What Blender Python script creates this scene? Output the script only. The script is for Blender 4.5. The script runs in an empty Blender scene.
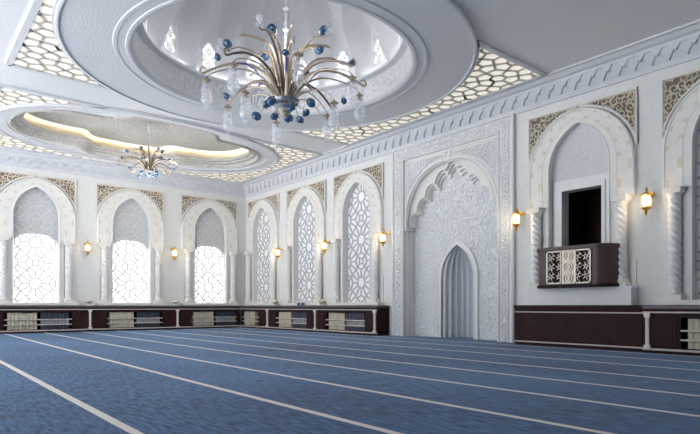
import bpy, bmesh, math, random
from math import pi, sin, cos, sqrt, radians, atan2, hypot
random.seed(7)
scene = bpy.context.scene
COL = scene.collection
AX, BY = 12.3, 22.5            # right wall plane x, back wall plane y
CZ = 6.35                      # ceiling height
QROT = -pi / 2

# ------------------------------------------------------------------ materials
def mat(name, col, rough=.6, metal=0., var=.04, vscale=6., bump=0., bscale=40., emit=None, estr=0., transl=0., trans=0., bkind='noise', dist=0., spec=.5):
    m = bpy.data.materials.new(name); m.use_nodes = True
    nt = m.node_tree; N = nt.nodes; L = nt.links
    p = N['Principled BSDF']; out = N['Material Output']
    p.inputs['Roughness'].default_value = rough; p.inputs['Metallic'].default_value = metal
    p.inputs['Specular IOR Level'].default_value = spec
    tc = N.new('ShaderNodeTexCoord')
    nz = N.new('ShaderNodeTexNoise'); nz.inputs['Scale'].default_value = vscale; nz.inputs['Detail'].default_value = 4
    L.new(tc.outputs['Object'], nz.inputs['Vector'])
    rp = N.new('ShaderNodeValToRGB')
    c0 = [max(0, c * (1 - var)) for c in col]; c1 = [min(1, c * (1 + var)) for c in col]
    rp.color_ramp.elements[0].position = .3; rp.color_ramp.elements[1].position = .7
    rp.color_ramp.elements[0].color = (*c0, 1); rp.color_ramp.elements[1].color = (*c1, 1)
    L.new(nz.outputs['Fac'], rp.inputs['Fac']); L.new(rp.outputs['Color'], p.inputs['Base Color'])
    if bump:
        if bkind == 'noise':
            b = N.new('ShaderNodeTexNoise'); b.inputs['Scale'].default_value = bscale; b.inputs['Detail'].default_value = 3
            b.inputs['Distortion'].default_value = dist; o = b.outputs['Fac']
        elif bkind == 'voronoi':
            b = N.new('ShaderNodeTexVoronoi'); b.inputs['Scale'].default_value = bscale; o = b.outputs['Distance']
        else:
            b = N.new('ShaderNodeTexWave'); b.inputs['Scale'].default_value = bscale; b.inputs['Distortion'].default_value = dist or 12
            b.inputs['Detail'].default_value = 2; b.inputs['Detail Scale'].default_value = 1.3; o = b.outputs['Fac']
        L.new(tc.outputs['Object'], b.inputs['Vector'])
        bp = N.new('ShaderNodeBump'); bp.inputs['Strength'].default_value = bump; bp.inputs['Distance'].default_value = .03
        L.new(o, bp.inputs['Height']); L.new(bp.outputs['Normal'], p.inputs['Normal'])
    if emit:
        p.inputs['Emission Color'].default_value = (*emit, 1); p.inputs['Emission Strength'].default_value = estr
    last = p.outputs['BSDF']
    if transl:
        t = N.new('ShaderNodeBsdfTranslucent'); t.inputs['Color'].default_value = (*[min(1, c * 1.1) for c in col], 1)
        mx = N.new('ShaderNodeMixShader'); mx.inputs[0].default_value = transl
        L.new(last, mx.inputs[1]); L.new(t.outputs[0], mx.inputs[2]); last = mx.outputs[0]
    if trans:
        t = N.new('ShaderNodeBsdfTransparent'); t.inputs['Color'].default_value = (.97, .98, 1, 1)
        mx = N.new('ShaderNodeMixShader'); mx.inputs[0].default_value = trans
        L.new(last, mx.inputs[1]); L.new(t.outputs[0], mx.inputs[2]); last = mx.outputs[0]
    L.new(last, out.inputs['Surface'])
    return m

def srgb(r, g, b):
    f = lambda c: ((c / 255 + .055) / 1.055) ** 2.4 if c > 10 else c / 255 / 12.92
    return (f(r), f(g), f(b))

M_wall = mat('plaster_wall', srgb(219, 221, 221), .75, var=.03, bump=.12, bscale=55)
M_arch = mat('ivory_stone', srgb(223, 222, 219), .55, var=.03, bump=.08, bscale=30)
M_inlay = mat('beige_stone', srgb(212, 205, 188), .55, var=.06)
M_trim = mat('white_trim', srgb(226, 227, 228), .6, var=.02)
M_corn = mat('cornice_plaster', srgb(206, 210, 217), .7, var=.03)
M_ceil = mat('ceiling_plaster', srgb(221, 222, 225), .8, var=.05, vscale=25, bump=.25, bscale=38)
M_ring = mat('ceiling_stipple', srgb(212, 214, 218), .8, var=.07, vscale=30, bump=.5, bscale=30)
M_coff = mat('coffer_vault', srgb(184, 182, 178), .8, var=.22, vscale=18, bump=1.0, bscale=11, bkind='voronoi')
M_dome = mat('dome_plaster', srgb(222, 223, 226), .75, var=.02)
M_band = mat('dome_band', srgb(212, 214, 218), .75, var=.08, vscale=9, bump=.8, bscale=2.2, bkind='wave', dist=14)
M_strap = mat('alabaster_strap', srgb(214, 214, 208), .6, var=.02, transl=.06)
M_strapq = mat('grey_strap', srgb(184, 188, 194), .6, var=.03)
M_cell = mat('white_backing', srgb(246, 247, 248), .6, var=.01)
M_tymp = mat('tympanum_plaster', srgb(196, 200, 208), .7, var=.04)
M_pane = mat('frosted_glass', (.9, .93, .97), .4, var=.01, transl=.3, trans=.38)
M_pane2 = mat('clear_glass', (.9, .93, .97), .2, var=.01, trans=.92)
M_gold = mat('gilt_carving', srgb(216, 207, 190), .45, metal=.15, var=.10, vscale=14)
M_brown = mat('brown_ground', srgb(122, 108, 96), .8, var=.12, vscale=12)
M_brass = mat('brass', srgb(222, 172, 82), .3, metal=.75, var=.05)
M_lampg = mat('lamp_glass', srgb(255, 246, 230), .3, var=.01, emit=(1, .9, .72), estr=.7)
M_bulb = mat('lamp_bulb', (1, .9, .7), .4, emit=(1, .80, .5), estr=8.)
M_wood = mat('dark_walnut', srgb(46, 27, 29), .55, var=.22, vscale=5, spec=.12)
M_wood2 = mat('walnut_panel', srgb(52, 31, 32), .55, var=.2, vscale=4, spec=.12)
M_woodg = mat('grey_walnut', srgb(84, 72, 84), .4, var=.12, vscale=4)
M_bal = mat('balcony_walnut', srgb(74, 56, 57), .4, var=.14, vscale=4, spec=.4)
M_rail = mat('pale_rail', srgb(196, 186, 180), .5, var=.04)
M_pil = mat('cream_pilaster', srgb(226, 218, 208), .5, var=.04)
M_red = mat('passage_red_wood', srgb(58, 22, 24), .5, var=.25, vscale=3)
M_grille = mat('champagne_metal', srgb(200, 190, 176), .4, metal=.3, var=.05)
M_black = mat('dark_gap', srgb(26, 22, 24), .8)
M_marble = mat('ledge_marble', srgb(224, 227, 231), .5, var=.06, vscale=30, bump=.2, bscale=30)
M_fieldw = mat('carved_field_ground', srgb(219, 222, 226), .7, var=.05, vscale=10, bump=.3, bscale=20)
M_niche = mat('niche_stone', srgb(216, 219, 224), .6, var=.02)
M_carve = mat('carved_stone', srgb(232, 234, 236), .6, var=.03)
M_field = mat('carved_ground', srgb(206, 209, 213), .7, var=.05, vscale=10, bump=.3, bscale=20)
M_cream = mat('cream_binding', srgb(188, 180, 162), .6, var=.06, vscale=3)
M_navy = mat('navy_binding', srgb(42, 50, 70), .5, var=.25, vscale=3)
M_greyb = mat('grey_binding', srgb(140, 138, 146), .6, var=.1, vscale=3)
M_page = mat('book_pages', srgb(225, 220, 205), .8)
M_stem = mat('bronze_stem', srgb(170, 156, 138), .34, metal=.4, var=.12, vscale=20)
M_stemd = mat('dark_bronze_stem', srgb(104, 90, 84), .3, metal=.5, var=.1)
M_stripe = mat('blue_grey_glaze', srgb(120, 130, 150), .25, metal=.3)
M_blue = mat('blue_glass', srgb(44, 84, 122), .15, var=.3, vscale=12, spec=.8)
M_viol = mat('violet_glass', srgb(92, 88, 160), .2, var=.15)
M_crys = mat('crystal', (.86, .89, .94), .08, var=.03, transl=.15, trans=.72, spec=.8)
M_latt = mat('ceiling_strap', srgb(196, 190, 180), .7)
M_diff = mat('lit_diffuser', (.68, .66, .60), .8, emit=(1, .94, .80), estr=.33)
M_led = mat('cove_led', (1, .95, .8), .5, emit=(1, .90, .68), estr=6.)
M_dome_fill = mat('dome_fill_glow', (1, 1, 1), .5, emit=(.97, .98, 1), estr=4.)  # glow of the added ring that brightens the dome
M_cove = mat('cove_plaster', srgb(236, 230, 214), .8, var=.02)
M_bowl = mat('cream_ceramic', srgb(226, 216, 196), .4, var=.04)
M_cup = mat('blue_ceramic', srgb(96, 120, 156), .35, var=.1)
M_cupw = mat('white_ceramic', srgb(225, 228, 232), .35)

def carpet():
    m = bpy.data.materials.new('blue_carpet'); m.use_nodes = True
    nt = m.node_tree; N = nt.nodes; L = nt.links; p = N['Principled BSDF']
    p.inputs['Roughness'].default_value = .85; p.inputs['Specular IOR Level'].default_value = .25
    p.inputs['Sheen Weight'].default_value = .15; p.inputs['Sheen Roughness'].default_value = .4
    p.inputs['Sheen Tint'].default_value = (.75, .85, 1, 1)
    tc = N.new('ShaderNodeTexCoord'); sep = N.new('ShaderNodeSeparateXYZ'); L.new(tc.outputs['Object'], sep.inputs[0])
    def math(op, a, b=None):
        n = N.new('ShaderNodeMath'); n.operation = op
        for i, v in enumerate((a, b)):
            if v is None: continue
            if isinstance(v, (int, float)): n.inputs[i].default_value = v
            else: L.new(v, n.inputs[i])
        return n.outputs[0]
    wob = N.new('ShaderNodeTexNoise'); wob.inputs['Scale'].default_value = 12; L.new(tc.outputs['Object'], wob.inputs['Vector'])
    x = math('ADD', sep.outputs[0], math('MULTIPLY', math('SUBTRACT', wob.outputs['Fac'], .5), .012))
    ln = 0
    for xi in (-2.2, -1.0, .18, 1.38, 2.86, 4.07, 5.31, 6.51, 7.71, 9.1, 10.33, 11.5):
        ln = math('ADD', math('LESS_THAN', math('ABSOLUTE', math('SUBTRACT', x, xi)), .04), ln)
    mp = N.new('ShaderNodeMapping'); mp.inputs['Scale'].default_value = (14, 2.2, 1); L.new(tc.outputs['Object'], mp.inputs[0])
    n1 = N.new('ShaderNodeTexNoise'); n1.inputs['Scale'].default_value = 2.2; n1.inputs['Detail'].default_value = 6; L.new(mp.outputs[0], n1.inputs['Vector'])
    n2 = N.new('ShaderNodeTexNoise'); n2.inputs['Scale'].default_value = .35; n2.inputs['Detail'].default_value = 2; L.new(tc.outputs['Object'], n2.inputs['Vector'])
    s = math('ADD', math('MULTIPLY', n1.outputs['Fac'], .75), math('MULTIPLY', n2.outputs['Fac'], .35))
    rp = N.new('ShaderNodeValToRGB'); e = rp.color_ramp.elements
    e[0].position = .41; e[0].color = (*srgb(32, 54, 86), 1); e[1].position = .65; e[1].color = (*srgb(74, 114, 156), 1)
    L.new(s, rp.inputs['Fac'])
    mx = N.new('ShaderNodeMix'); mx.data_type = 'RGBA'
    L.new(ln, mx.inputs['Factor']); L.new(rp.outputs['Color'], mx.inputs['A']); mx.inputs['B'].default_value = (*srgb(222, 215, 207), 1)
    L.new(mx.outputs['Result'], p.inputs['Base Color'])
    b = N.new('ShaderNodeTexNoise'); b.inputs['Scale'].default_value = 90; L.new(tc.outputs['Object'], b.inputs['Vector'])
    bp = N.new('ShaderNodeBump'); bp.inputs['Strength'].default_value = .5; bp.inputs['Distance'].default_value = .01
    L.new(b.outputs['Fac'], bp.inputs['Height']); L.new(bp.outputs['Normal'], p.inputs['Normal'])
    return m
M_carpet = carpet()

# ------------------------------------------------------------------ mesh builder
class MB:
    def __init__(s): s.v = []; s.f = []; s.m = []
    def add(s, vs, fs, mi=0):
        o = len(s.v); s.v += vs; s.f += [[i + o for i in f] for f in fs]; s.m += [mi] * len(fs); return s
    def box(s, x0, x1, y0, y1, z0, z1, mi=0):
        vs = [(x, y, z) for x in (x0, x1) for y in (y0, y1) for z in (z0, z1)]
        return s.add(vs, [(0, 1, 3, 2), (4, 6, 7, 5), (0, 4, 5, 1), (2, 3, 7, 6), (0, 2, 6, 4), (1, 5, 7, 3)], mi)
    def tube(s, pts, r, n=6, closed=False, mi=0, flat=1.0):
        pts = [tuple(p) for p in pts]; k = len(pts)
        if k < 2: return s
        vs = []; nrm = None
        for i, p in enumerate(pts):
            a = pts[(i - 1) % k] if (closed or i > 0) else p
            b = pts[(i + 1) % k] if (closed or i < k - 1) else p
            t = [b[j] - a[j] for j in range(3)]; l = sqrt(sum(c * c for c in t)) or 1; t = [c / l for c in t]
            if nrm is None:
                up = (0, 0, 1) if abs(t[2]) < .9 else (0, 1, 0)
            else: up = nrm
            dd = sum(up[j] * t[j] for j in range(3)); u = [up[j] - dd * t[j] for j in range(3)]
            l = sqrt(sum(c * c for c in u)) or 1; u = [c / l for c in u]; nrm = u
            w = [t[1] * u[2] - t[2] * u[1], t[2] * u[0] - t[0] * u[2], t[0] * u[1] - t[1] * u[0]]
            rr = r[i] if isinstance(r, (list, tuple)) else r
            for q in range(n):
                an = 2 * pi * q / n; c_, s_ = cos(an) * rr * flat, sin(an) * rr
                vs.append(tuple(p[j] + u[j] * c_ + w[j] * s_ for j in range(3)))
        fs = []
        for i in range(k if closed else k - 1):
            for q in range(n):
                fs.append((i * n + q, i * n + (q + 1) % n, ((i + 1) % k) * n + (q + 1) % n, ((i + 1) % k) * n + q))
        if not closed: fs += [list(range(n))[::-1], list(range((k - 1) * n, k * n))]
        return s.add(vs, fs, mi)
    def lathe(s, prof, n=20, c=(0, 0, 0), mi=0, mis=None, cap=True):
        vs = []; fs = []; base = len(s.v); k = len(prof)
        for r, z in prof:
            for q in range(n): vs.append((c[0] + r * cos(2 * pi * q / n), c[1] + r * sin(2 * pi * q / n), c[2] + z))
        s.v += vs
        for i in range(k - 1):
            for q in range(n):
                s.f.append([base + i * n + q, base + i * n + (q + 1) % n, base + (i + 1) * n + (q + 1) % n, base + (i + 1) * n + q])
                s.m.append(mis[i] if mis else mi)
        if cap:
            if prof[0][0] > 1e-4: s.f.append([base + q for q in range(n)][::-1]); s.m.append(mi)
            if prof[-1][0] > 1e-4: s.f.append([base + (k - 1) * n + q for q in range(n)]); s.m.append(mi)
        return s
    def prism(s, poly, y0, y1, mi=0):           # polygon in x,z extruded along y
        n = len(poly)
        vs = [(x, y0, z) for x, z in poly] + [(x, y1, z) for x, z in poly]
        fs = [list(range(n)), list(range(n, 2 * n))[::-1]] + [(i, i + n, (i + 1) % n + n, (i + 1) % n) for i in range(n)]
        return s.add(vs, fs, mi)
    def prismz(s, poly, z0, z1, mi=0):          # polygon in x,y extruded along z
        n = len(poly)
        vs = [(x, y, z0) for x, y in poly] + [(x, y, z1) for x, y in poly]
        fs = [list(range(n))[::-1], list(range(n, 2 * n))] + [(i, (i + 1) % n, (i + 1) % n + n, i + n) for i in range(n)]
        return s.add(vs, fs, mi)
    def band(s, A, B, y0, y1, mi=0, closed=False):  # between two x,z polylines of equal length
        n = len(A)
        vs = [(x, y0, z) for x, z in A] + [(x, y0, z) for x, z in B] + [(x, y1, z) for x, z in A] + [(x, y1, z) for x, z in B]
        fs = []
        for i in range(n if closed else n - 1):
            j = (i + 1) % n
            fs += [(i, j, n + j, n + i), (2 * n + i, 3 * n + i, 3 * n + j, 2 * n + j), (i, 2 * n + i, 2 * n + j, j), (n + i, n + j, 3 * n + j, 3 * n + i)]
        if not closed: fs += [(0, n, 3 * n, 2 * n), (n - 1, 3 * n - 1, 4 * n - 1, 2 * n - 1)]
        return s.add(vs, fs, mi)
    def bar(s, a, b, w, y0, y1, mi=0):          # flat bar in the x,z plane
        dx, dz = b[0] - a[0], b[1] - a[1]; l = hypot(dx, dz)
        if l < 1e-5: return s
        nx, nz = -dz / l * w / 2, dx / l * w / 2
        return s.prism([(a[0] + nx, a[1] + nz), (b[0] + nx, b[1] + nz), (b[0] - nx, b[1] - nz), (a[0] - nx, a[1] - nz)], y0, y1, mi)
    def barz(s, a, b, w, z0, z1, mi=0):
        dx, dz = b[0] - a[0], b[1] - a[1]; l = hypot(dx, dz)
        if l < 1e-5: return s
        nx, nz = -dz / l * w / 2, dx / l * w / 2
        return s.prismz([(a[0] + nx, a[1] + nz), (b[0] + nx, b[1] + nz), (b[0] - nx, b[1] - nz), (a[0] - nx, a[1] - nz)], z0, z1, mi)
    def build(s, name, mats, parent=None, smooth=False, ang=40):
        me = bpy.data.meshes.new(name); me.from_pydata(s.v, [], s.f)
        mats = mats if isinstance(mats, (list, tuple)) else [mats]
        for m in mats: me.materials.append(m)
        me.polygons.foreach_set('material_index', s.m)
        bm = bmesh.new(); bm.from_mesh(me); bmesh.ops.recalc_face_normals(bm, faces=bm.faces); bm.to_mesh(me); bm.free()
        if smooth:
            me.polygons.foreach_set('use_smooth', [True] * len(me.polygons))
            me.set_sharp_from_angle(angle=radians(ang))
        me.update()
        o = bpy.data.objects.new(name, me); COL.objects.link(o)
        if parent: o.parent = parent
        return o

def tag(o, label, cat, group=None):
    o['label'] = label; o['category'] = cat
    if group: o['group'] = group
    return o
def thing(name, label, cat, loc=(0, 0, 0), rotz=0, group=None):
    o = bpy.data.objects.new(name, None); COL.objects.link(o); o.empty_display_size = .1
    o.location = loc; o.rotation_euler = (0, 0, rotz); return tag(o, label, cat, group)
def struct(name, loc=(0, 0, 0), rotz=0):
    o = bpy.data.objects.new(name, None); COL.objects.link(o); o.location = loc; o.rotation_euler = (0, 0, rotz)
    o['kind'] = 'structure'; return o
def smesh(name, mb, mats, **k):
    o = mb.build(name, mats, **k); o['kind'] = 'structure'; return o
def copy_tree(o, parent=None):
    c = o.copy(); COL.objects.link(c)
    if parent: c.parent = parent
    for ch in list(o.children): copy_tree(ch, c)
    return c
def dup(o, loc, rotz, label=None, group=None):
    c = copy_tree(o); c.location = loc; c.rotation_euler = (0, 0, rotz)
    if label: c['label'] = label
    if group: c['group'] = group
    return c
def onwall(wall, c):
    return ((c, BY, 0), 0) if wall == 'back' else ((AX, c, 0), QROT)

# ------------------------------------------------------------------ shapes
def arch(hw, spring, apex, n=14):
    r = apex - spring; R = (hw * hw + r * r) / (2 * hw); c = R - hw
    a1 = math.acos(max(-1, min(1, c / R)))
    L_ = [(c - R * cos(a1 * i / n), spring + R * sin(a1 * i / n)) for i in range(n + 1)]
    return L_ + [(-x, z) for x, z in L_[::-1][1:]]
def arch_hw(hw, spring, apex, z):
    if z <= spring: return hw
    if z >= apex: return -1
    r = apex - spring; R = (hw * hw + r * r) / (2 * hw); c = R - hw
    return sqrt(max(0, R * R - (z - spring) ** 2)) - c
def inpoly(p, poly):
    x, y = p; r = False; j = len(poly) - 1
    for i in range(len(poly)):
        a, b = poly[i], poly[j]
        if (a[1] > y) != (b[1] > y) and x < (b[0] - a[0]) * (y - a[1]) / (b[1] - a[1]) + a[0]: r = not r
        j = i
    return r
def clip_segs(segs, inside, step=.03):
    out = []
    for a, b in segs:
        n = max(2, int(hypot(b[0] - a[0], b[1] - a[1]) / step)); run = None
        P = [(a[0] + (b[0] - a[0]) * i / n, a[1] + (b[1] - a[1]) * i / n) for i in range(n + 1)]
        for p in P:
            if inside(p):
                if run is None: run = [p, p]
                run[1] = p
            elif run: out.append(tuple(run)); run = None
        if run: out.append(tuple(run))
    return [s for s in out if hypot(s[1][0] - s[0][0], s[1][1] - s[0][1]) > .004]
def ringsegs(c, r, n, ph=0):
    P = [(c[0] + r * cos(2 * pi * i / n + ph), c[1] + r * sin(2 * pi * i / n + ph)) for i in range(n)]
    return [(P[i], P[(i + 1) % n]) for i in range(n)]
def rosette(c, p, k8=8):
    q = lambda a, r: (c[0] + r * cos(a), c[1] + r * sin(a)); S = ringsegs(c, .095 * p, k8, pi / k8)
    st = 2 * pi / k8
    for k in range(k8):
        a = k * st; h = st / 2
        i0, i1 = q(a - h, .15 * p), q(a + h, .15 * p); m0, m1 = q(a - h * .95, .25 * p), q(a + h * .95, .25 * p)
        S += [(q(a - h * .6, .15 * p), q(a + h * .6, .15 * p)), (q(a - h * .6, .15 * p), q(a - h * .62, .245 * p)), (q(a + h * .6, .15 * p), q(a + h * .62, .245 * p)),
              (q(a - h * .62, .245 * p), q(a, .335 * p)), (q(a + h * .62, .245 * p), q(a, .335 * p)), (q(a + h * .62, .245 * p), q(a + h, .31 * p)), (q(a + st - h * .62, .245 * p), q(a + h, .31 * p)),
              (q(a, .335 * p), q(a, .36 * p)), (q(a + h, .31 * p), q(a + h, .40 * p))]
    return S
def scrolls(mb, poly, d, y, r=.02, turns=1.35, mi=0, tries=2500, seed=1, leaf=True, inset=0, flat=1.0):
    rnd = random.Random(seed); xs = [p[0] for p in poly]; zs = [p[1] for p in poly]; C = []
    for _ in range(tries):
        p = (rnd.uniform(min(xs), max(xs)), rnd.uniform(min(zs), max(zs)))
        if inpoly(p, poly) and all(hypot(p[0] - q[0], p[1] - q[1]) > d for q in C): C.append(p)
    for c in C:
        ph = rnd.uniform(0, 2 * pi); sg = rnd.choice((-1, 1)); run = []; n = 20; R = d * rnd.uniform(.58, .72)
        for i in range(n + 1):
            t = i / n; rr = R * (1 - t) ** .8 + .012; a = ph + sg * turns * 2 * pi * t
            p = (c[0] + rr * cos(a), c[1] + rr * sin(a))
            if inpoly(p, poly): run.append((p[0], y, p[1]))
            else:
                if len(run) > 2: mb.tube(run, r, 4, mi=mi, flat=flat)
                run = []
        if len(run) > 2: mb.tube(run, [r * (1 - .35 * i / len(run)) for i in range(len(run))], 4, mi=mi, flat=flat)
        if leaf:
            for k in range(3):
                a = ph + sg * (k * 2.1 + .6); l = d * .34; b = (c[0] + R * .75 * cos(a), c[1] + R * .75 * sin(a)); t = a + sg * 1.0
                tip = (b[0] + l * cos(t), b[1] + l * sin(t)); w = l * .28
                pts = [b, (b[0] + l * .5 * cos(t) - w * sin(t), b[1] + l * .5 * sin(t) + w * cos(t)), tip, (b[0] + l * .5 * cos(t) + w * sin(t), b[1] + l * .5 * sin(t) - w * cos(t))]
                if all(inpoly(q, poly) for q in pts): mb.prism(pts, y - r * .9, y + r * .5, mi)

def voronoi_unit(a1, a2, base, rad=1.6, big=1.):
    pts = [((a1[0] * i + a2[0] * j + b[0], a1[1] * i + a2[1] * j + b[1]), i == 0 and j == 0) for i in range(-3, 4) for j in range(-3, 4) for b in base]
    segs = {}
    for p, own in pts:
        if not own: continue
        poly = [(p[0] - big, p[1] - big), (p[0] + big, p[1] - big), (p[0] + big, p[1] + big), (p[0] - big, p[1] + big)]
        for q, _ in pts:
            if q == p or hypot(q[0] - p[0], q[1] - p[1]) > rad: continue
            m = ((p[0] + q[0]) / 2, (p[1] + q[1]) / 2); n_ = (q[0] - p[0], q[1] - p[1]); out = []
            f = lambda t: (t[0] - m[0]) * n_[0] + (t[1] - m[1]) * n_[1]
            for i in range(len(poly)):
                a, b = poly[i], poly[(i + 1) % len(poly)]; fa, fb = f(a), f(b)
                if fa <= 0: out.append(a)
                if fa * fb < 0: t = fa / (fa - fb); out.append((a[0] + (b[0] - a[0]) * t, a[1] + (b[1] - a[1]) * t))
            poly = out
        for i in range(len(poly)):
            a, b = poly[i], poly[(i + 1) % len(poly)]
            if hypot(a[0] - b[0], a[1] - b[1]) < .006: continue
            segs[tuple(sorted(((round(a[0], 3), round(a[1], 3)), (round(b[0], 3), round(b[1], 3)))))] = 1
    return list(segs)

# ------------------------------------------------------------------ room shell
smesh('floor', MB().box(-4.3, AX + 1.4, -5.3, BY + .3, -.2, 0), M_carpet)

def wall_cells(u0, u1, z1, holes, fn):
    us = sorted({u0, u1, *[h[0] for h in holes], *[h[1] for h in holes]}); zs = sorted({0, z1, *[h[2] for h in holes], *[h[3] for h in holes]})
    for i in range(len(us) - 1):
        for j in range(len(zs) - 1):
            um, zm = (us[i] + us[i + 1]) / 2, (zs[j] + zs[j + 1]) / 2
            if not any(h[0] < um < h[1] and h[2] < zm < h[3] for h in holes): fn(us[i], us[i + 1], zs[j], zs[j + 1])
BAYS_W = [3.9, 7.22, 10.55]
BAYS_Q = {'A': 20.95, 'B': 17.72, 'C': 14.6, 'E': 3.5}
DY = 6.62; MY = 10.57
HW, SPR, APX = .74, 4.15, 5.2
OHW, OSPR, OAPX = 1.28, 4.1, 5.5
SILL = 1.06
mb = MB(); wall_cells(-4.3, AX, 6.6, [(c - HW - .04, c + HW + .04, SILL - .04, APX + .02) for c in BAYS_W], lambda a, b, c, d: mb.box(a, b, BY, BY + .3, c, d))
smesh('wall_back', mb, M_wall)
mb = MB(); wall_cells(-5.3, BY + .3, 6.6, [(c - HW - .04, c + HW + .04, SILL - .04, APX + .02) for c in BAYS_Q.values()] + [(DY - HW - .04, DY + HW + .04, 1.0, APX + .02), (MY - 1.80, MY + 1.80, 0, 5.47)], lambda a, b, c, d: mb.box(AX, AX + .3, a, b, c, d))
smesh('wall_right', mb, M_wall)
smesh('wall_front', MB().box(-4.3, AX + .3, -5.3, -5, 0, 6.6), M_wall)
smesh('wall_left', MB().box(-4.6, -4.3, -5.3, 5.2, 0, 6.6), M_wall)
# ceiling slabs with a round hole and a cartouche hole
DCX, DCY = 6.65, 10.75; R_IN, R_OUT = 3.06, 4.4
KX, KY = 6.45, 18.5
def circle(r, n=96, c=(DCX, DCY)): return [(c[0] + r * cos(2 * pi * i / n), c[1] + r * sin(2 * pi * i / n)) for i in range(n)]
def coffer_outline(s=1., off=0.):
    P = []
    nx = 16
    q = [(3.85, 0)]
    for i in range(1, nx + 1):
        a = pi / 2 * i / nx; q.append((1.72 + 2.13 * cos(a) ** .85, 1.72 * sin(a) ** .85))
    q += [(1.55, 1.80), (1.45, 1.98), (1.32, 2.2), (1.15, 2.38), (.95, 2.44), (.5, 2.48), (0, 2.5)]
    full = q + [(-x, y) for x, y in q[::-1][1:]]
    full += [(x, -y) for x, y in full[::-1][1:-1]]
    for x, y in full:
        l = hypot(x, y); k = (l - off) / l * s
        P.append((KX + x * k, KY + y * k))
    return P
def slab_hole(mb, rect, hole, c, z0, z1):
    x0, x1, y0, y1 = rect
    angs = [(atan2(p[1] - c[1], p[0] - c[0]), p) for p in hole]
    cor = [(x0, y0), (x1, y0), (x1, y1), (x0, y1)]
    def hit(a):
        dx, dy = cos(a), sin(a); t = 1e9
        if dx > 1e-9: t = min(t, (x1 - c[0]) / dx)
        if dx < -1e-9: t = min(t, (x0 - c[0]) / dx)
        if dy > 1e-9: t = min(t, (y1 - c[1]) / dy)
        if dy < -1e-9: t = min(t, (y0 - c[1]) / dy)
        return (c[0] + t * dx, c[1] + t * dy)
    n = len(hole)
    for i in range(n):
        a0, p0 = angs[i]; a1, p1 = angs[(i + 1) % n]
        h0, h1 = hit(a0), hit(a1); poly = [p0, p1, h1]
        aa1 = a1 if a1 >= a0 else a1 + 2 * pi
        for q in cor:
            aq = atan2(q[1] - c[1], q[0] - c[0])
            if aq < a0: aq += 2 * pi
            if a0 + 1e-6 < aq < aa1 - 1e-6: poly.append(q)
        poly.append(h0)
        for z in (z0, z1): mb.add([(x, y, z) for x, y in poly], [list(range(len(poly)))])
mb = MB(); slab_hole(mb, (-4.3, AX + .3, -5.3, 15.3), circle(R_IN), (DCX, DCY), CZ, CZ + .06)
slab_hole(mb, (-4.3, AX + .3, 15.3, BY + .3), coffer_outline(), (KX, KY), CZ, CZ + .06)
ceil = smesh('ceiling', mb, M_ceil)
# ring round the dome
MB().lathe([(4.42, 6.36), (4.42, 6.275), (4.40, 6.265), (4.36, 6.265), (4.355, 6.295), (3.40, 6.30), (3.39, 6.285), (3.35, 6.28), (3.31, 6.285), (3.30, 6.295), (3.16, 6.295), (3.15, 6.28), (3.10, 6.275), (3.06, 6.285), (3.03, 6.31), (3.0, 6.36), (3.0, 6.42)], 120, (DCX, DCY, 0), cap=False).build('dome_ring', M_ring, ceil, True, 30)
# drum and ribbed dome
NW = 15
def dome():
    per = 20; n = NW * per; ph0 = radians(22)
    zs = [6.40, 6.9, 6.92, 6.98, 7.02, 7.15, 7.35, 7.55, 7.75, 7.95, 8.1] + [8.1 + 2.2 * sin(pi / 2 * i / 14) for i in range(1, 15)]
    mbw = MB()
    for i, z in enumerate(zs):
        for q in range(n):
            dphi = ((q + per / 2) % per - per / 2) / per * 24
            R = 3.0 if z <= 8.1 else 3.0 * sqrt(max(0, 1 - ((z - 8.1) / 2.2) ** 2)) + .001
            if 6.91 < z < 6.99: R -= .16
            if z > 7.0:
                g = max(0, (abs(dphi) - 5.2) / 6.8); am = min(1, .18 + (z - 7.0) / 1.3) * .75 * (R / 3.0)
                R -= am * g ** 1.2
            a = ph0 + radians(24) * (q / per)
            mbw.v.append((DCX + R * cos(a), DCY + R * sin(a), z))
    for i in range(len(zs) - 1):
        for q in range(n):
            dphi = ((q + .5 + per / 2) % per - per / 2) / per * 24
            if abs(dphi) < 4.8 and zs[i] > 7.1 and zs[i + 1] < 7.96: continue
            mbw.f.append([i * n + q, i * n + (q + 1) % n, (i + 1) * n + (q + 1) % n, (i + 1) * n + q]); mbw.m.append(1 if i == 0 else 0)
    return mbw
dome().build('dome', [M_dome, M_band], ceil, True, 25)
MB().tube([(x, y, 7.0) for x, y in circle(2.93, 120)], .02, 6, True).build('added_dome_glow', M_dome_fill, ceil)  # added glowing ring, hidden behind the ledge, to brighten the dome

# second bay: oval band, cartouche coffer with cove light
def oval(n=96, hx=4.52, hy=2.95, e=2.25, c=(6.6, 18.6)):
    f = lambda v: math.copysign(abs(v) ** (2 / e), v)
    return [(c[0] + hx * f(cos(2 * pi * i / n)), c[1] + hy * f(sin(2 * pi * i / n))) for i in range(n)]
def loft(rings, mb=None, mi=0, cap_last=False):
    mb = mb or MB(); n = len(rings[0]); base = len(mb.v)
    for r in rings: mb.v += r
    for i in range(len(rings) - 1):
        for q in range(n):
            mb.f.append([base + i * n + q, base + i * n + (q + 1) % n, base + (i + 1) * n + (q + 1) % n, base + (i + 1) * n + q]); mb.m.append(mi)
    if cap_last: mb.f.append([base + (len(rings) - 1) * n + q for q in range(n)]); mb.m.append(mi)
    return mb
lift = lambda P, z: [(x, y, z) for x, y in P]
ov = oval()
mbo = MB()
def oval_s(k): return oval(hx=4.52 + k, hy=2.95 + k)
loft([lift(oval_s(0), 6.36), lift(oval_s(0), 6.275), lift(oval_s(-.02), 6.265), lift(oval_s(-.06), 6.265), lift(oval_s(-.065), 6.295), lift(oval_s(-.42), 6.305), lift(oval_s(-.42), 6.36)], mbo)
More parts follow.
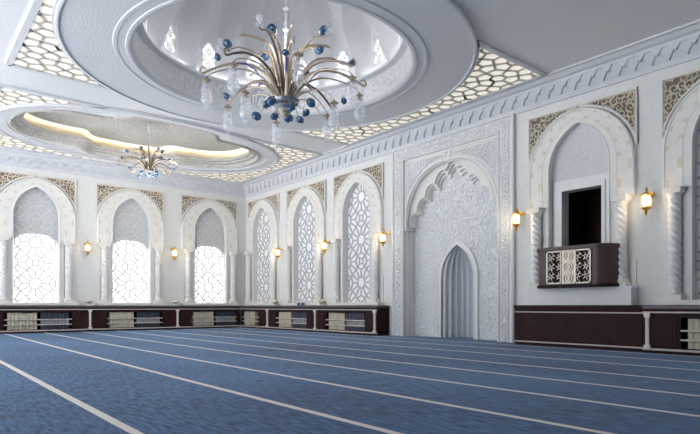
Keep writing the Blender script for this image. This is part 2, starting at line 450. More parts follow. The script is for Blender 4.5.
mbo.build('oval_band', M_ring, ceil, True, 30)
mbk = loft([lift(coffer_outline(off=-.10), 6.36), lift(coffer_outline(off=-.10), 6.30), lift(coffer_outline(off=-.02), 6.28), lift(coffer_outline(off=0), 6.30), lift(coffer_outline(off=.02), 6.40), lift(coffer_outline(off=.16), 6.41), lift(coffer_outline(off=.17), 6.47), lift(coffer_outline(off=.30), 6.48),
            lift(coffer_outline(off=.31), 6.54), lift(coffer_outline(off=.31), 6.57), lift(coffer_outline(off=-.02), 6.57)])
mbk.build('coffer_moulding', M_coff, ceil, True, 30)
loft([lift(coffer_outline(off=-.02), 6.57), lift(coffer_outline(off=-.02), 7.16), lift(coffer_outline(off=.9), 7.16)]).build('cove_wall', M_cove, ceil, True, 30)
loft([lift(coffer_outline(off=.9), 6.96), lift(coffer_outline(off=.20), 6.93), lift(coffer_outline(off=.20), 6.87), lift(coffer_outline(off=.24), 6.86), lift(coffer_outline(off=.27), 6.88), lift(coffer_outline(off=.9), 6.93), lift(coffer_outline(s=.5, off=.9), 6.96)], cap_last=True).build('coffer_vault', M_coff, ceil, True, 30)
led = MB().tube(lift(coffer_outline(off=.36), 7.02), .03, 6, True).build('cove_light_strip', M_led)
led.parent = ceil

# cornices
prof = [(0, 5.84), (.05, 5.84), (.06, 5.90), (.03, 5.92), (.05, 5.96), (.24, 6.18), (.30, 6.18), (.31, 6.23), (.40, 6.25), (.48, 6.31), (.56, 6.31), (.57, 6.36), (0, 6.36)]
def cornice(name, P0, P1):
    n = len(prof); mbc = MB().add([P0(d, z) for d, z in prof] + [P1(d, z) for d, z in prof], [(i, (i + 1) % n, (i + 1) % n + n, i + n) for i in range(n)] + [list(range(n)), list(range(n, 2 * n))])
    return smesh(name, mbc, M_corn)
def leaves(mb, at, L):
    pitch = .34; n = int(L / pitch)
    for i in range(n):
        u = (i + .5) * pitch
        for uu, w, zt, zb, dt, db in ((u, .155, 6.18, 5.95, .285, .09), (u + pitch / 2, .10, 6.18, 6.06, .31, .22)):
            sh = [(-w, 1), (-w, .86), (-w * .72, .55), (-w * .3, .3), (0, 0), (w * .3, .3), (w * .72, .55), (w, .86), (w, 1)]
            f = []; b = []
            for du, k in sh:
                z = zb + (zt - zb) * k; d = db + (dt - db) * k - .02 * (abs(du) / w)
                f.append(at(uu + du, d + .012, z)); b.append(at(uu + du, d - .05, z))
            m = len(sh); mb.add(f + b, [list(range(m)), list(range(m, 2 * m))[::-1]] + [(q, q + m, (q + 1) % m + m, (q + 1) % m) for q in range(m)])
cw = cornice('trim_1', lambda d, z: (-4.3, BY - d, z), lambda d, z: (AX - d, BY - d, z))
mb = MB(); leaves(mb, lambda u, d, z: (AX - .34 - u, BY - d, z), 16); mb.build('leaf_frieze', M_corn, cw)
cq = cornice('trim_2', lambda d, z: (AX - d, -5, z), lambda d, z: (AX - d, BY - d, z))
mb = MB(); leaves(mb, lambda u, d, z: (AX - d, BY - .34 - u, z), 27); mb.build('leaf_frieze', M_corn, cq)

# ------------------------------------------------------------------ arched bays
def legs(A, zl): return [(A[0][0], zl)] + A + [(A[-1][0], zl)]
INN = arch(HW, SPR, APX, 20); OUT = arch(OHW, OSPR, OAPX, 20)
def bay_common(root, base):
    CAP = 3.32
    mb = MB().band(legs(OUT, CAP), legs(INN, CAP), -.10, .27); mb.build('archivolt', M_arch, root, True, 30)
    mb = MB()
    for s in (-1, 1):
        mb.box(min(s * HW, s * .90), max(s * HW, s * .90), -.06, .27, base, CAP)
        mb.box(min(s * 1.18, s * 1.29), max(s * 1.18, s * 1.29), -.03, .0, base, 1.95)
    mb.build('jamb', M_arch, root)
    mb = MB()
    for A, r in ((legs(INN, base), .022), (legs([(x * .975, z - .02 if z > OSPR else z) for x, z in OUT], CAP), .022), (legs([(a[0] * .3 + b[0] * .7, a[1] * .3 + b[1] * .7) for a, b in zip(OUT, INN)], CAP), .012)):
        mb.tube([(x, -.10, z) for x, z in A], r, 5)
    mb.build('moulding', M_trim, root, True, 60)
    mb = MB()
    OO, II = legs(OUT, CAP), legs(INN, CAP)
    # resample legs so blocks also sit on the straight parts
    def dense(P):
        Q = []
        for i in range(len(P) - 1):
            k = 4 if i in (0, len(P) - 2) else 1
            Q += [(P[i][0] + (P[i + 1][0] - P[i][0]) * j / k, P[i][1] + (P[i + 1][1] - P[i][1]) * j / k) for j in range(k)]
        return Q + [P[-1]]
    OO, II = dense(OO), dense(II); n = len(OO)
    mix = lambda i, f: (OO[i][0] * (1 - f) + II[i][0] * f, OO[i][1] * (1 - f) + II[i][1] * f)
    for i in range(0, n - 1, 2):
        f0, f1 = ((.06, .24) if (i // 2) % 2 == 0 else (.52, .68))
        mb.prism([mix(i, f0), mix(i + 1, f0), mix(i + 1, f1), mix(i, f1)], -.106, -.09)
    mb.build('voussoir_inlay', M_inlay, root)
def inside_arch(inset=.01):
    return lambda p: SILL < p[1] < APX and abs(p[0]) < arch_hw(HW, SPR, APX, p[1]) - inset
def lattice_segs(zc0):
    p = 1.48; b = [(0, 0)] + [(.255 * p * cos(pi / 12 + k * pi / 6), .255 * p * sin(pi / 12 + k * pi / 6)) for k in range(12)] + [(p / 2, 0)] + [(p / 2 + .12 * p * cos(k * pi / 2), .12 * p * sin(k * pi / 2)) for k in range(4)]
    U = voronoi_unit((p / 2, p / 2), (-p / 2, p / 2), b); S = {}
    for i in range(-8, 9):
        for j in range(-8, 9):
            o_ = (p / 2 * (i - j), zc0 + p / 2 * (i + j))
            if abs(o_[0]) > 2 or not -1 < o_[1] < 7: continue
            for a, c in U:
                q = tuple(sorted(((round(a[0] + o_[0], 2), round(a[1] + o_[1], 2)), (round(c[0] + o_[0], 2), round(c[1] + o_[1], 2))))); S[q] = 1
    return list(S)
SEG = clip_segs(lattice_segs(.27), inside_arch())
def lattice(w, y0, y1, m, root):
    mb = MB()
    for a, b in SEG: mb.bar(a, b, w, y0, y1)
    return mb.build('lattice_screen', m, root)
def light_top(x): return 3.18 + .36 * max(0, 1 - abs(x / HW) ** 2.6) ** .6
def sill(root):
    MB().box(-1.33, 1.33, -.30, .27, .965, SILL).build('sill', M_arch, root)
# bright windows on the back wall
proto = struct('window_1', *onwall('back', BAYS_W[0]))
bay_common(proto, SILL); sill(proto); lattice(.042, .13, .155, M_strap, proto)
n = 40; xs = [-HW + 2 * HW * i / n for i in range(n + 1)]
zt = [max(3.2, min(APX, next((z / 200 for z in range(int(APX * 200), 600, -1) if arch_hw(HW, SPR, APX, z / 200) >= abs(x) - .004), SPR))) for x in xs]
MB().band([(x, light_top(x)) for x in xs], list(zip(xs, zt)), .155, .25).build('tympanum', M_tymp, proto)
MB().band([(x, SILL) for x in xs], [(x, light_top(x)) for x in xs], .21, .22).build('pane', M_pane, proto)
for k in (1, 2):
    c = copy_tree(proto); c.name = 'window_%d' % (k + 1); c.location = (BAYS_W[k], BY, 0)
# blind lattice arches on the right wall
proto = struct('window_4', *onwall('right', BAYS_Q['A']))
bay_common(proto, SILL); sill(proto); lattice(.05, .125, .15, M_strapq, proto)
MB().prism(legs(INN, SILL), .15, .25).build('backing', M_cell, proto)
for k, q in enumerate('BCE'):
    c = copy_tree(proto); c.name = 'window_%d' % (k + 5); c.location = (AX, BAYS_Q[q], 0)
# the doorway bay over the balcony
droot = struct('door_1', *onwall('right', DY))
bay_common(droot, 1.36)
DU = .05; DHW = .48; DZ0, DZ1 = 1.36, 3.66
fld = legs(INN, 1.0)
mb = MB(); mb.prism([(-HW, 1.0), (-HW, SPR)] + INN[1:-1] + [(HW, SPR), (HW, 1.0), (DU + DHW, 1.0), (DU + DHW, DZ1), (DU - DHW, DZ1), (DU - DHW, 1.0)], .08, .29)
mb.build('niche_field', M_field, droot)
mb = MB().prism([(DU - .68, DZ0), (DU - .68, 3.92), (DU + .68, 3.92), (DU + .68, DZ0), (DU + DHW, DZ0), (DU + DHW, DZ1), (DU - DHW, DZ1), (DU - DHW, DZ0)], .0, .10)
mb.prism([(DU - .56, DZ0), (DU - .56, 3.78), (DU + .56, 3.78), (DU + .56, DZ0), (DU + DHW, DZ0), (DU + DHW, DZ1), (DU - DHW, DZ1), (DU - DHW, DZ0)], -.03, .02)
mb.build('door_frame', M_trim, droot)
mb = MB(); x0, x1, y0, y1, z0, z1 = -.75, .85, .29, 1.7, 1.36, 4.1
mb.box(x0, x1, y0, y1, z0 - .08, z0); mb.box(x0, x1, y0, y1, z1, z1 + .08); mb.box(x0 - .08, x0, y0, y1, z0 - .08, z1 + .08); mb.box(x1, x1 + .08, y0, y1, z0 - .08, z1 + .08); mb.box(x0 - .08, x1 + .08, y1, y1 + .08, z0 - .08, z1 + .08)
for k in range(4): mb.box(x0 + .12 + k * .37, x0 + .40 + k * .37, y1 - .03, y1, z0 + .15, z1 - .2)
mb.build('passage_panelling', M_red, droot)

# columns, spandrels and sconces
NAMES = {'W0': 'the bright window at the left edge', 'W1': 'the middle bright window', 'W2': 'the bright corner window',
         'A': 'the grey corner lattice arch', 'B': 'the middle lattice arch', 'C': 'the lattice arch beside the mihrab', 'D': 'the arch above the wooden balcony', 'E': 'the arch at the right edge'}
PLACES = [('W%d' % i, 'back', c, SILL) for i, c in enumerate(BAYS_W)] + [(q, 'right', c, SILL) for q, c in BAYS_Q.items()] + [('D', 'right', DY, 1.36)]
def make_column(base):
    H = 3.32
    t = thing('spiral_column', 'x', 'column')
    b = base
    MB().box(-.16, .16, -.13, .13, b, b + .10).lathe([(.145, 0), (.15, .03), (.13, .06), (.125, .08)], 20, (0, 0, b + .10)).build('base', M_arch, t, True, 30)
    mb = MB(); n = 28; z0, z1 = b + .17, 3.1; rows = 130
    for i in range(rows + 1):
        z = z0 + (z1 - z0) * i / rows
        for q in range(n):
            a = 2 * pi * q / n; r = .078 + .046 * abs(cos(2 * (a + z * 11)))
            mb.v.append((r * cos(a), r * sin(a), z))
    for i in range(rows):
        for q in range(n): mb.f.append([i * n + q, i * n + (q + 1) % n, (i + 1) * n + (q + 1) % n, (i + 1) * n + q]); mb.m.append(0)
    mb.build('shaft', M_trim, t, True, 60)
    MB().lathe([(.11, 3.08), (.125, 3.10), (.11, 3.12), (.12, 3.15), (.15, 3.2)], 20).box(-.16, .16, -.15, .14, 3.2, 3.27).box(-.17, .17, -.16, .14, 3.27, H).build('capital', M_arch, t, True, 30)
    return t
col_protos = {SILL: make_column(SILL), 1.36: make_column(1.36)}; used = set()
SPX, SPZ = 1.30, 5.60
off = [(x * 1.045, z + .055) for x, z in OUT]
sp_curve = [(x, z) for x, z in off if x <= 0 and z < SPZ - .004 and z > 4.42]
sp_curve = [(-SPX, 4.42)] + [(max(x, -SPX + .01), z) for x, z in sp_curve if x > -SPX]
SP = [(-SPX, SPZ)] + sp_curve + [(sp_curve[-1][0] + .10, SPZ)]
def make_spandrel(sgn):
    t = thing('carved_spandrel', 'x', 'carved panel')
    P = [(x * sgn, z) for x, z in SP]
    MB().prism(P, -.03, -.005).build('ground', M_brown, t)
    MB().tube([(x, -.05, z) for x, z in P], .028, 6, True).build('frame', M_arch, t, True, 50)
    cx, cz = sum(p[0] for p in P) / len(P), sum(p[1] for p in P) / len(P)
    mb = MB().tube([(cx + (x - cx) * .93, -.045, cz + (z - cz) * .93) for x, z in P], .014, 4, True); scrolls(mb, P, .14, -.045, .019, 1.2, seed=3, tries=5000); mb.build('scrollwork', M_gold, t)
    return t
sp_protos = {-1: make_spandrel(1), 1: make_spandrel(-1)}
first_s = set()
side = {-1: 'left', 1: 'right'}
for key, wall, c, base in PLACES:
    for s in (-1, 1):
        if key == 'E' and s == 1: continue
        loc, rz = onwall(wall, c)
        cl = (loc[0] + s * 1.03, loc[1] - .15, 0) if wall == 'back' else (loc[0] - .15, loc[1] - s * 1.03, 0)
        lab = 'white twisted column on the %s side of %s' % (side[s], NAMES[key])
        pr = col_protos[base]
        if base in used: o = dup(pr, cl, rz, lab)
        else: used.add(base); o = pr; o.location = cl; o.rotation_euler = (0, 0, rz); o['label'] = lab
        o['group'] = 'twisted columns beside the arches'
        lab = 'carved gold spandrel at upper %s of %s' % (side[s], NAMES[key])
        pr = sp_protos[s]
        if s in first_s: o = dup(pr, loc, rz, lab)
        else: first_s.add(s); o = pr; o.location = loc; o.rotation_euler = (0, 0, rz); o['label'] = lab
        o['group'] = 'carved spandrel panels above the arches'

def make_sconce():
    t = thing('wall_sconce', 'x', 'wall lamp')
    MB().lathe([(.001, -.02), (.05, -.02), (.065, -.005), (.06, .01)], 16).build('backplate', M_brass, t, True)
    t.children[0].rotation_euler = (pi / 2, 0, 0); t.children[0].location = (0, -.012, .18)
    MB().tube([(0, -.02, .18), (0, -.08, .14), (.0, -.15, .16), (0, -.20, .24), (0, -.24, .30), (0, -.27, .27), (0, -.26, .23)], .014, 8).build('arm', M_brass, t, True)
    MB().lathe([(.001, .245), (.018, .23), (.02, .21), (.05, .19), (.11, .15), (.125, .13), (.115, .115), (.09, .11)], 18, (0, -.26, 0)).build('cap', M_brass, t, True, 30)
    g = MB().lathe([(.078, .11), (.082, .0), (.072, -.11)], 18, (0, -.26, 0), cap=False).build('glass_shade', M_lampg, t, True)
    MB().lathe([(.001, -.06), (.03, -.04), (.035, 0), (.02, .05), (.001, .07)], 10, (0, -.26, 0)).build('bulb', M_bulb, t, True)
    mb = MB()
    for k in range(6): a = 2 * pi * k / 6; mb.tube([(.095 * cos(a), -.26 + .095 * sin(a), -.11), (.098 * cos(a), -.26 + .098 * sin(a), .11)], .007, 5)
    mb.build('cage', M_brass, t)
    MB().lathe([(.098, -.105), (.104, -.125), (.07, -.16), (.04, -.18), (.03, -.21), (.04, -.225), (.02, -.25), (.012, -.28), (.001, -.30)], 18, (0, -.26, 0)).build('finial', M_brass, t, True, 30)
    return t
sc = make_sconce(); SZ = 3.10
SC = [('back', 5.56, 'between the left-edge and middle bright windows'), ('back', 8.88, 'between the middle bright window and the corner bright window'),
      ('right', 19.34, 'on the right wall nearest the room corner'), ('right', 16.17, 'between the two lattice arches nearest the mihrab'),
      ('right', 13.05, 'just left of the mihrab'), ('right', 8.14, 'just right of the mihrab'), ('right', 5.03, 'right of the wooden balcony')]
for i, (w, c, txt) in enumerate(SC):
    loc, rz = onwall(w, c); loc = (loc[0], loc[1], SZ)
    lab = 'lit brass lantern wall sconce ' + txt
    o = sc if i == 0 else dup(sc, loc, rz, lab)
    o.location = loc; o.rotation_euler = (0, 0, rz); o['label'] = lab; o['group'] = 'lit brass wall sconces'
    ld = bpy.data.lights.new('sconce_glow', 'POINT'); ld.energy = 5; ld.color = (1, .78, .5); ld.shadow_soft_size = .08
    lo = bpy.data.objects.new('sconce_glow', ld); COL.objects.link(lo); lo.parent = o; lo.location = (0, -.26, .0)
    lo.location = (0, -.38, 0.02)

# ------------------------------------------------------------------ mihrab
mh = thing('mihrab', 'tall white carved prayer niche portal with fluted recess in the right wall', 'mihrab', (AX, MY, 0), QROT)
W0_, W1_, ZT, ZI = 2.23, 1.74, 5.86, 5.45
MB().prism([(-W0_, 0), (-W0_, ZT), (W0_, ZT), (W0_, 0), (W1_, 0), (W1_, ZI), (-W1_, ZI), (-W1_, 0)], -.08, -.004).build('border', M_field, mh)
mb = MB()
for w, z, r in ((2.20, 5.84, .05), (W1_ + .03, ZI + .03, .032), (2.06, 5.72, .014), (W1_ + .12, ZI + .12, .014)):
    mb.tube([(-w, -.085, 0), (-w, -.085, z), (w, -.085, z), (w, -.085, 0)], r, 8)
mb.build('border_moulding', M_trim, mh, True, 40)
mb = MB()
U = [(-2.04, .06), (-2.04, 5.70), (2.04, 5.70), (2.04, .06), (1.88, .06), (1.88, 5.58), (-1.88, 5.58), (-1.88, .06)]
def chain(mb, pts, y, r):
    for i, (x, z) in enumerate(pts):
        sg = 1 if i % 2 else -1; P = []
        for k in range(19):
            t = k / 18; rr = .105 * (1 - t) + .012; a = sg * (t * 2 * pi * 1.5) + (pi / 2 if sg > 0 else -pi / 2)
            P.append((x + rr * cos(a), y, z + rr * sin(a)))
        mb.tube(P, r, 4)
        for k in range(4):
            a = k * pi / 2 + pi / 4; w = .03
            b = (x + .10 * cos(a), z + .10 * sin(a)); tp = (x + .165 * cos(a), z + .165 * sin(a)); n_ = (-sin(a) * w, cos(a) * w); mm = ((b[0] + tp[0]) / 2, (b[1] + tp[1]) / 2)
            mb.prism([b, (mm[0] + n_[0], mm[1] + n_[1]), tp, (mm[0] - n_[0], mm[1] - n_[1])], y - .02, y + .012)
cp = [(-1.965, .15 + .215 * i) for i in range(26)] + [(1.965, .15 + .215 * i) for i in range(26)] + [(-1.75 + .219 * i, 5.645) for i in range(17)]
chain(mb, cp, -.087, .026)
mb.build('border_carving', M_carve, mh)
def lobed(hw, spring, apex, nl, depth, ph=0, st=.6):
    base = arch(hw, spring, apex, 60); h_ = len(base) // 2
    ln = lambda i: (-hw + hw * i / h_ if i <= h_ else hw * (i - h_) / h_, spring + (apex - spring) * (1 - abs(i - h_) / h_))
    base = [(x * (1 - st) + ln(i)[0] * st, z * (1 - st) + ln(i)[1] * st) for i, (x, z) in enumerate(base)]; m = len(base) - 1; P = []
    for i, (x, z) in enumerate(base):
        t = i / m; k = abs(sin(pi * (t * nl + ph)))
        cx, cz = 0, spring - .6
        l = hypot(x - cx, z - cz); s = (l - depth * (1 - k ** .6)) / l
        P.append((cx + (x - cx) * s, cz + (z - cz) * s))
    return P
MB().prism([(-W1_, 3.36), (-W1_, ZI), (W1_, ZI), (W1_, 3.36)] + arch(W1_ - .005, 3.58, 5.10, 24)[::-1], -.03, .12).build('front_arch', M_arch, mh)
for y0_, y1_, ap, dp in ((.12, .22, 5.14, .16), (.22, .32, 5.06, .20), (.32, .42, 4.98, .24)):
    lb = lobed(W1_ - .005, 3.44, ap, 9, dp)
    MB().prism([(-W1_, 3.40), (-W1_, ZI), (W1_, ZI), (W1_, 3.40)] + lb[::-1], y0_, y1_).build('multifoil_arch', M_arch, mh)
ra = arch(1.70, 3.62, 5.14, 24)
mb = MB(); mb.tube([(x, -.035, z) for x, z in legs(ra, 3.4)], .035, 8); mb.tube([(x * .95, -.035, z - .07) for x, z in ra], .016, 6)
mb.tube([(x, -.035, z) for x, z in [(-1.68, 3.75), (-1.68, 5.38), (1.68, 5.38), (1.68, 3.75)]], .02, 6)
mb.build('arch_moulding', M_trim, mh, True, 40)
segs = []
for i in range(-60, 61):
    u = i * .13; segs += [((u, 3.0), (u + 2.6, 5.6)), ((u, 3.0), (u - 2.6, 5.6))]
def in_sp(p): return .20 < abs(p[0]) < 1.62 and p[1] < 5.33 and (p[1] > 5.2 or abs(p[0]) > arch_hw(1.78, 3.62, 5.24, p[1])) and p[1] > 3.8
for sg in (-1, 1):
    cu = [(sg * max(.22, arch_hw(1.76, 3.62, 5.22, z)), z) for z in [3.85 + .05 * k for k in range(28)] if arch_hw(1.76, 3.62, 5.22, z) < 1.6]
    P = [(sg * 1.62, cu[0][1])] + cu + [(sg * .22, 5.33), (sg * 1.62, 5.33)]
    g = MB().prism(P, -.036, -.028).build('spandrel_ground', M_tymp, mh)
    mb = MB()
    for a, b in clip_segs(segs, lambda p: in_sp(p) and p[0] * sg > 0): mb.bar(a, b, .036, -.06, -.034)
    mb.build('lattice_spandrel', M_carve, g)
mb = MB()
for a, b in ringsegs((0, 5.28), .15, 4, pi / 4) + ringsegs((0, 5.28), .09, 8): mb.bar(a, b, .03, -.07, -.028)
mb.build('medallion', M_carve, mh)
mb = MB()
for s in (-1, 1): mb.box(min(s * W1_, s * 1.82), max(s * W1_, s * 1.82), -.004, .46, 0, 5.5)
mb.box(-1.82, 1.82, -.004, .46, ZI, 5.52)
for s in (-1, 1):
    for k in (.10, .30): mb.tube([(s * W1_, k, 0), (s * W1_, k, 3.4)], .02, 6)
    mb.box(min(s * W1_, s * 1.68), max(s * W1_, s * 1.68), -.03, .42, 3.28, 3.4)
mb.build('jamb', M_arch, mh)
NA = arch(.62, 1.75, 2.74, 16); NO = arch(.74, 1.75, 2.90, 16)
MB().prism([(-1.82, 0), (-1.82, 5.5), (1.82, 5.5), (1.82, 0)] + legs(NA, 0)[::-1], .42, .50).build('field_panel', M_fieldw, mh)
fp = [(-1.68, .05), (-1.68, 3.5), (-1.2, 4.4), (-.5, 4.9), (0, 5.05), (.5, 4.9), (1.2, 4.4), (1.68, 3.5), (1.68, .05)] + [(x * 1.03, z + .03) for x, z in legs(NO, 0.05)[::-1]]
mb = MB(); scrolls(mb, fp, .19, .414, .026, 1.2, seed=11, tries=9000, flat=.9); mb.build('arabesque_carving', M_carve, mh)
mb = MB().band(legs(NO, 0), legs(NA, 0), .37, .50); mb.tube([(x, .37, z) for x, z in legs(NO, 0)], .025, 6); mb.tube([(x, .37, z) for x, z in legs(NA, 0)], .02, 6)
mb.build('niche_frame', M_trim, mh, True, 30)
mb = MB(); n = 96; zs = [0] + [1.75 * i / 6 for i in range(1, 7)] + [1.75 + .99 * sin(pi / 2 * i / 14) for i in range(1, 15)]
for z in zs:
    w = max(.004, arch_hw(.62, 1.75, 2.74, z) if z < 2.739 else .004)
    for q in range(n + 1):
        th = pi * q / n; fl = 1 - .24 * (1 - abs(sin(8 * th)) ** .8)
        mb.v.append((-w * cos(th) * (fl if 0 < q < n else 1), .45 + .62 * (w / .62) ** .8 * sin(th) * fl, z))
for i in range(len(zs) - 1):
    for q in range(n): mb.f.append([i * (n + 1) + q, i * (n + 1) + q + 1, (i + 1) * (n + 1) + q + 1, (i + 1) * (n + 1) + q]); mb.m.append(0)
mb.build('fluted_niche', M_niche, mh, True, 50)

# ------------------------------------------------------------------ balcony and ledge
tag(MB().box(-1.30, 1.30, -.30, -.002, .96, 1.36).box(-1.33, 1.33, -.32, -.002, 1.31, 1.358).build('stone_ledge', M_marble), 'pale marble block ledge under the wooden balcony', 'ledge')
o = bpy.data.objects['stone_ledge']; o.location = (AX, DY, 0); o.rotation_euler = (0, 0, QROT)
bl = thing('balcony', 'curved dark walnut pulpit balcony with pierced metal grille below the doorway', 'balcony', (AX, DY - .08, 0), QROT)
def plan(hw, d, fw, n=12):
    Q = [(-hw, -.12)]
    for i in range(n + 1): a = pi / 2 * i / n; Q.append((-fw - (hw - fw) * cos(a), -.12 - (d - .12) * sin(a)))
    return Q + [(-x, y) for x, y in Q[::-1]]
BH0, BH1 = 1.362, 2.25
def shell(mb, po, pi_, z0, z1, mi=0):
    n = len(po); base = len(mb.v)
    for P, z in ((po, z0), (po, z1), (pi_, z1), (pi_, z0)): mb.v += [(x, y, z) for x, y in P]
    for r in range(4):
        for i in range(n - 1): mb.f.append([base + r * n + i, base + r * n + i + 1, base + ((r + 1) % 4) * n + i + 1, base + ((r + 1) % 4) * n + i]); mb.m.append(mi)
    for i in (0, n - 1): mb.f.append([base + r * n + i for r in range(4)]); mb.m.append(mi)
mb = MB(); shell(mb, plan(.96, .62, .56), plan(.91, .57, .53), BH0, BH1); mb.build('body', M_bal, bl, True, 30)
mb = MB().prismz(plan(.94, .60, .56), BH0 + .005, BH0 + .06); mb.build('floor_board', M_wood, bl)
mb = MB(); shell(mb, plan(.99, .655, .58), plan(.89, .55, .51), BH1 - .03, BH1 + .035); mb.build('top_rail', M_bal, bl, True, 30)
mb = MB(); shell(mb, plan(.99, .65, .58), plan(.92, .58, .53), BH0, BH0 + .06); mb.build('base_moulding', M_wood, bl, True, 30)
gz0, gz1, gw = 1.44, 2.19, .53
g = MB().box(-gw, gw, -.63, -.615, gz0, gz1).build('grille_backing', M_black, bl)
mb = MB()
for x0, x1 in ((-gw, -gw + .035), (gw - .035, gw), (-.19, -.165), (.165, .19)): mb.box(x0, x1, -.66, -.63, gz0, gz1)
for z0, z1 in ((gz0, gz0 + .03), (gz1 - .03, gz1)): mb.box(-gw, gw, -.66, -.63, z0, z1)
gp = .21; GU = voronoi_unit((gp, 0), (0, gp), [(0, 0)] + [(.062 * cos(k * pi / 3 + .3), .062 * sin(k * pi / 3 + .3)) for k in range(6)] + [(gp / 2, gp / 2)], .4, .3)
S = []
for i in range(-5, 6):
    for j in range(-4, 5): S += [((a[0] + i * gp, a[1] + j * gp + 1.815), (b[0] + i * gp, b[1] + j * gp + 1.815)) for a, b in GU]
for a, b in clip_segs(S, lambda p: .19 < abs(p[0]) < gw - .03 and gz0 + .03 < p[1] < gz1 - .03, .01): mb.bar(a, b, .017, -.655, -.63)
mb.box(-.165, .165, -.64, -.63, gz0 + .03, gz1 - .03)
for zc in (1.56, 1.815, 2.07):
    for a, b in ringsegs((0, zc), .11, 8, pi / 8) + ringsegs((0, zc), .055, 6): mb.bar(a, b, .022, -.665, -.64)
mb.build('grille', M_grille, bl)

# ------------------------------------------------------------------ bookcases
D_ = .55
TIERS = [(.122, .265), (.298, .445), (.478, .70)]
def pilaster(x, par, y=-.56):
    p = MB().box(x - .035, x + .035, y - .05, y + .01, .16, .74)
    for k in (-.02, 0, .02): p.tube([(x + k, y - .05, .17), (x + k, y - .05, .73)], .008, 6)
    po = p.build('pilaster', M_pil, par)
    MB().box(x - .06, x + .06, y - .07, y + .01, .74, .80).box(x - .05, x + .05, y - .06, y + .01, .71, .74).build('capital', M_pil, po)
    MB().box(x - .06, x + .06, y - .07, y + .01, .10, .16).build('base', M_pil, po)
def bookcase(label, wall, c, u0, u1, s0, s1, pil, end=0, extra=0., wood=None):
    loc, rz = onwall(wall, c)
    t = thing('bookcase', label, 'bookcase', loc, rz, 'low dark bookcases along the walls')
    wd = M_wood; F = -D_ - extra
    MB().box(u0, u1 + end, F - .03, -.012, .885, .955).build('top', M_woodg, t)
    MB().box(u0, u1, F - .015, -.012, .83, .885).box(u0, u1, F, -.012, .715, .83).build('frieze', wd, t)
    MB().box(u0, u1 + end * .5, F - .025, F, .80, .83).build('upper_trim', M_rail, t)
    mb = MB().box(u0, s0, F, -.03, .10, .715).box(s1, u1, F, -.03, .10, .715).box(u0, u1, -.03, -.012, .10, .715).box(u0, u1, F + .03, -.012, 0, .075).box(u0, u1, F, -.012, .10, .12)
    mb.build('carcass', wd, t)
    MB().box(u0, u1 + end * .5, F - .03, F + .03, .06, .10).build('base_trim', M_rail, t)
    for a, b in ((u0, s0), (s1, u1)):
        if b - a > .3:
            k0, k1 = a + .12, b - .08
            MB().box(k0, k1, F - .012, F, .16, .69).box(k0 + .06, k1 - .06, F - .02, F - .01, .22, .63).build('door', M_wood2, t)
    for z in (.272, .452): MB().box(s0, s1, F + .02, -.03, z, z + .022).box(s0, s1, F - .01, F + .02, z - .006, z + .03).build('shelf', [M_rail], t)
    for x in pil: pilaster(x, t, F)
    return t
bookcase('low dark bookcase under the bright window at the left edge', 'back', 3.9, -1.66, 1.74, -1.05, 1.05, [1.66])
bookcase('low dark bookcase under the middle bright window', 'back', 7.22, -1.575, 1.74, -1.05, 1.05, [1.66])
bookcase('low dark bookcase under the bright window nearest the corner', 'back', 10.55, -1.585, 1.16, -1.05, 1.0, [])
bookcase('short dark bookcase on right wall at the room corner', 'right', 20.95, -.98, 1.22, -.85, .60, [])
bookcase('dark bookcase under the middle grey lattice arch', 'right', 17.95, -1.77, 1.545, -1.05, 1.05, [-1.70])
bookcase('dark bookcase ending beside the left edge of the mihrab', 'right', 14.65, -1.75, 1.62, -1.05, 1.05, [-1.67, 1.55], end=.03)
bookcase('dark bookcase at the right edge beside the long plain cabinet', 'right', 3.5, -1.45, 1.3, -.75, 1.0, [-1.35], extra=.05)
loc, rz = onwall('right', 6.5)
cb = thing('cabinet', 'long plain dark walnut cabinet below the balcony', 'cabinet', loc, rz)
u0, u1 = -1.50, 1.545
MB().box(u0, u1, -.58, -.012, .885, .958).build('top', M_wood, cb)
MB().box(u0, u1, -.55, -.012, .10, .885).build('carcass', M_wood, cb)
MB().box(u0 + .03, u1 - .03, -.562, -.55, .13, .76).build('front_panel', M_wood2, cb)
MB().box(u0, u1, -.575, -.55, .785, .81).build('upper_trim', M_rail, cb)
MB().box(u0, u1, -.575, -.54, .075, .105).build('base_trim', M_rail, cb)
MB().box(u0, u1, -.52, -.012, 0, .075).build('plinth', M_wood, cb)

# books
def book_mesh(w, h, d, m):
    mb = MB()
    sp = [(-w / 2, -d + .015), (-w / 4, -d + .003), (0, -d), (w / 4, -d + .003), (w / 2, -d + .015)]
    mb.prismz(sp + [(w / 2, -d + .02), (-w / 2, -d + .02)], 0, h)
    mb.box(-w / 2, -w / 2 + .008, -d + .015, 0, 0, h); mb.box(w / 2 - .008, w / 2, -d + .015, 0, 0, h)
    mb.box(-w / 2 + .008, w / 2 - .008, -d + .02, -.006, .005, h - .008, 1)
    for z in (.2, .8): mb.box(-w / 2 + .004, w / 2 - .004, -d - .003, -d + .012, h * z - .004, h * z + .004)
    return mb, [m, M_page]
BW = .112
protos = {}
def book(tier, colr):
    k = (tier, colr)
    if k not in protos:
        h = [.135, .138, .225][tier]; m = {'cream': M_cream, 'navy': M_navy, 'grey': M_greyb}[colr]
        mb, ms = book_mesh(BW - .008, h, .20, m); o = mb.build('book', ms); protos[k] = o; return o
    o = protos[k].copy(); COL.objects.link(o); return o
SN = ['bottom', 'middle', 'top']
rnd = random.Random(5)
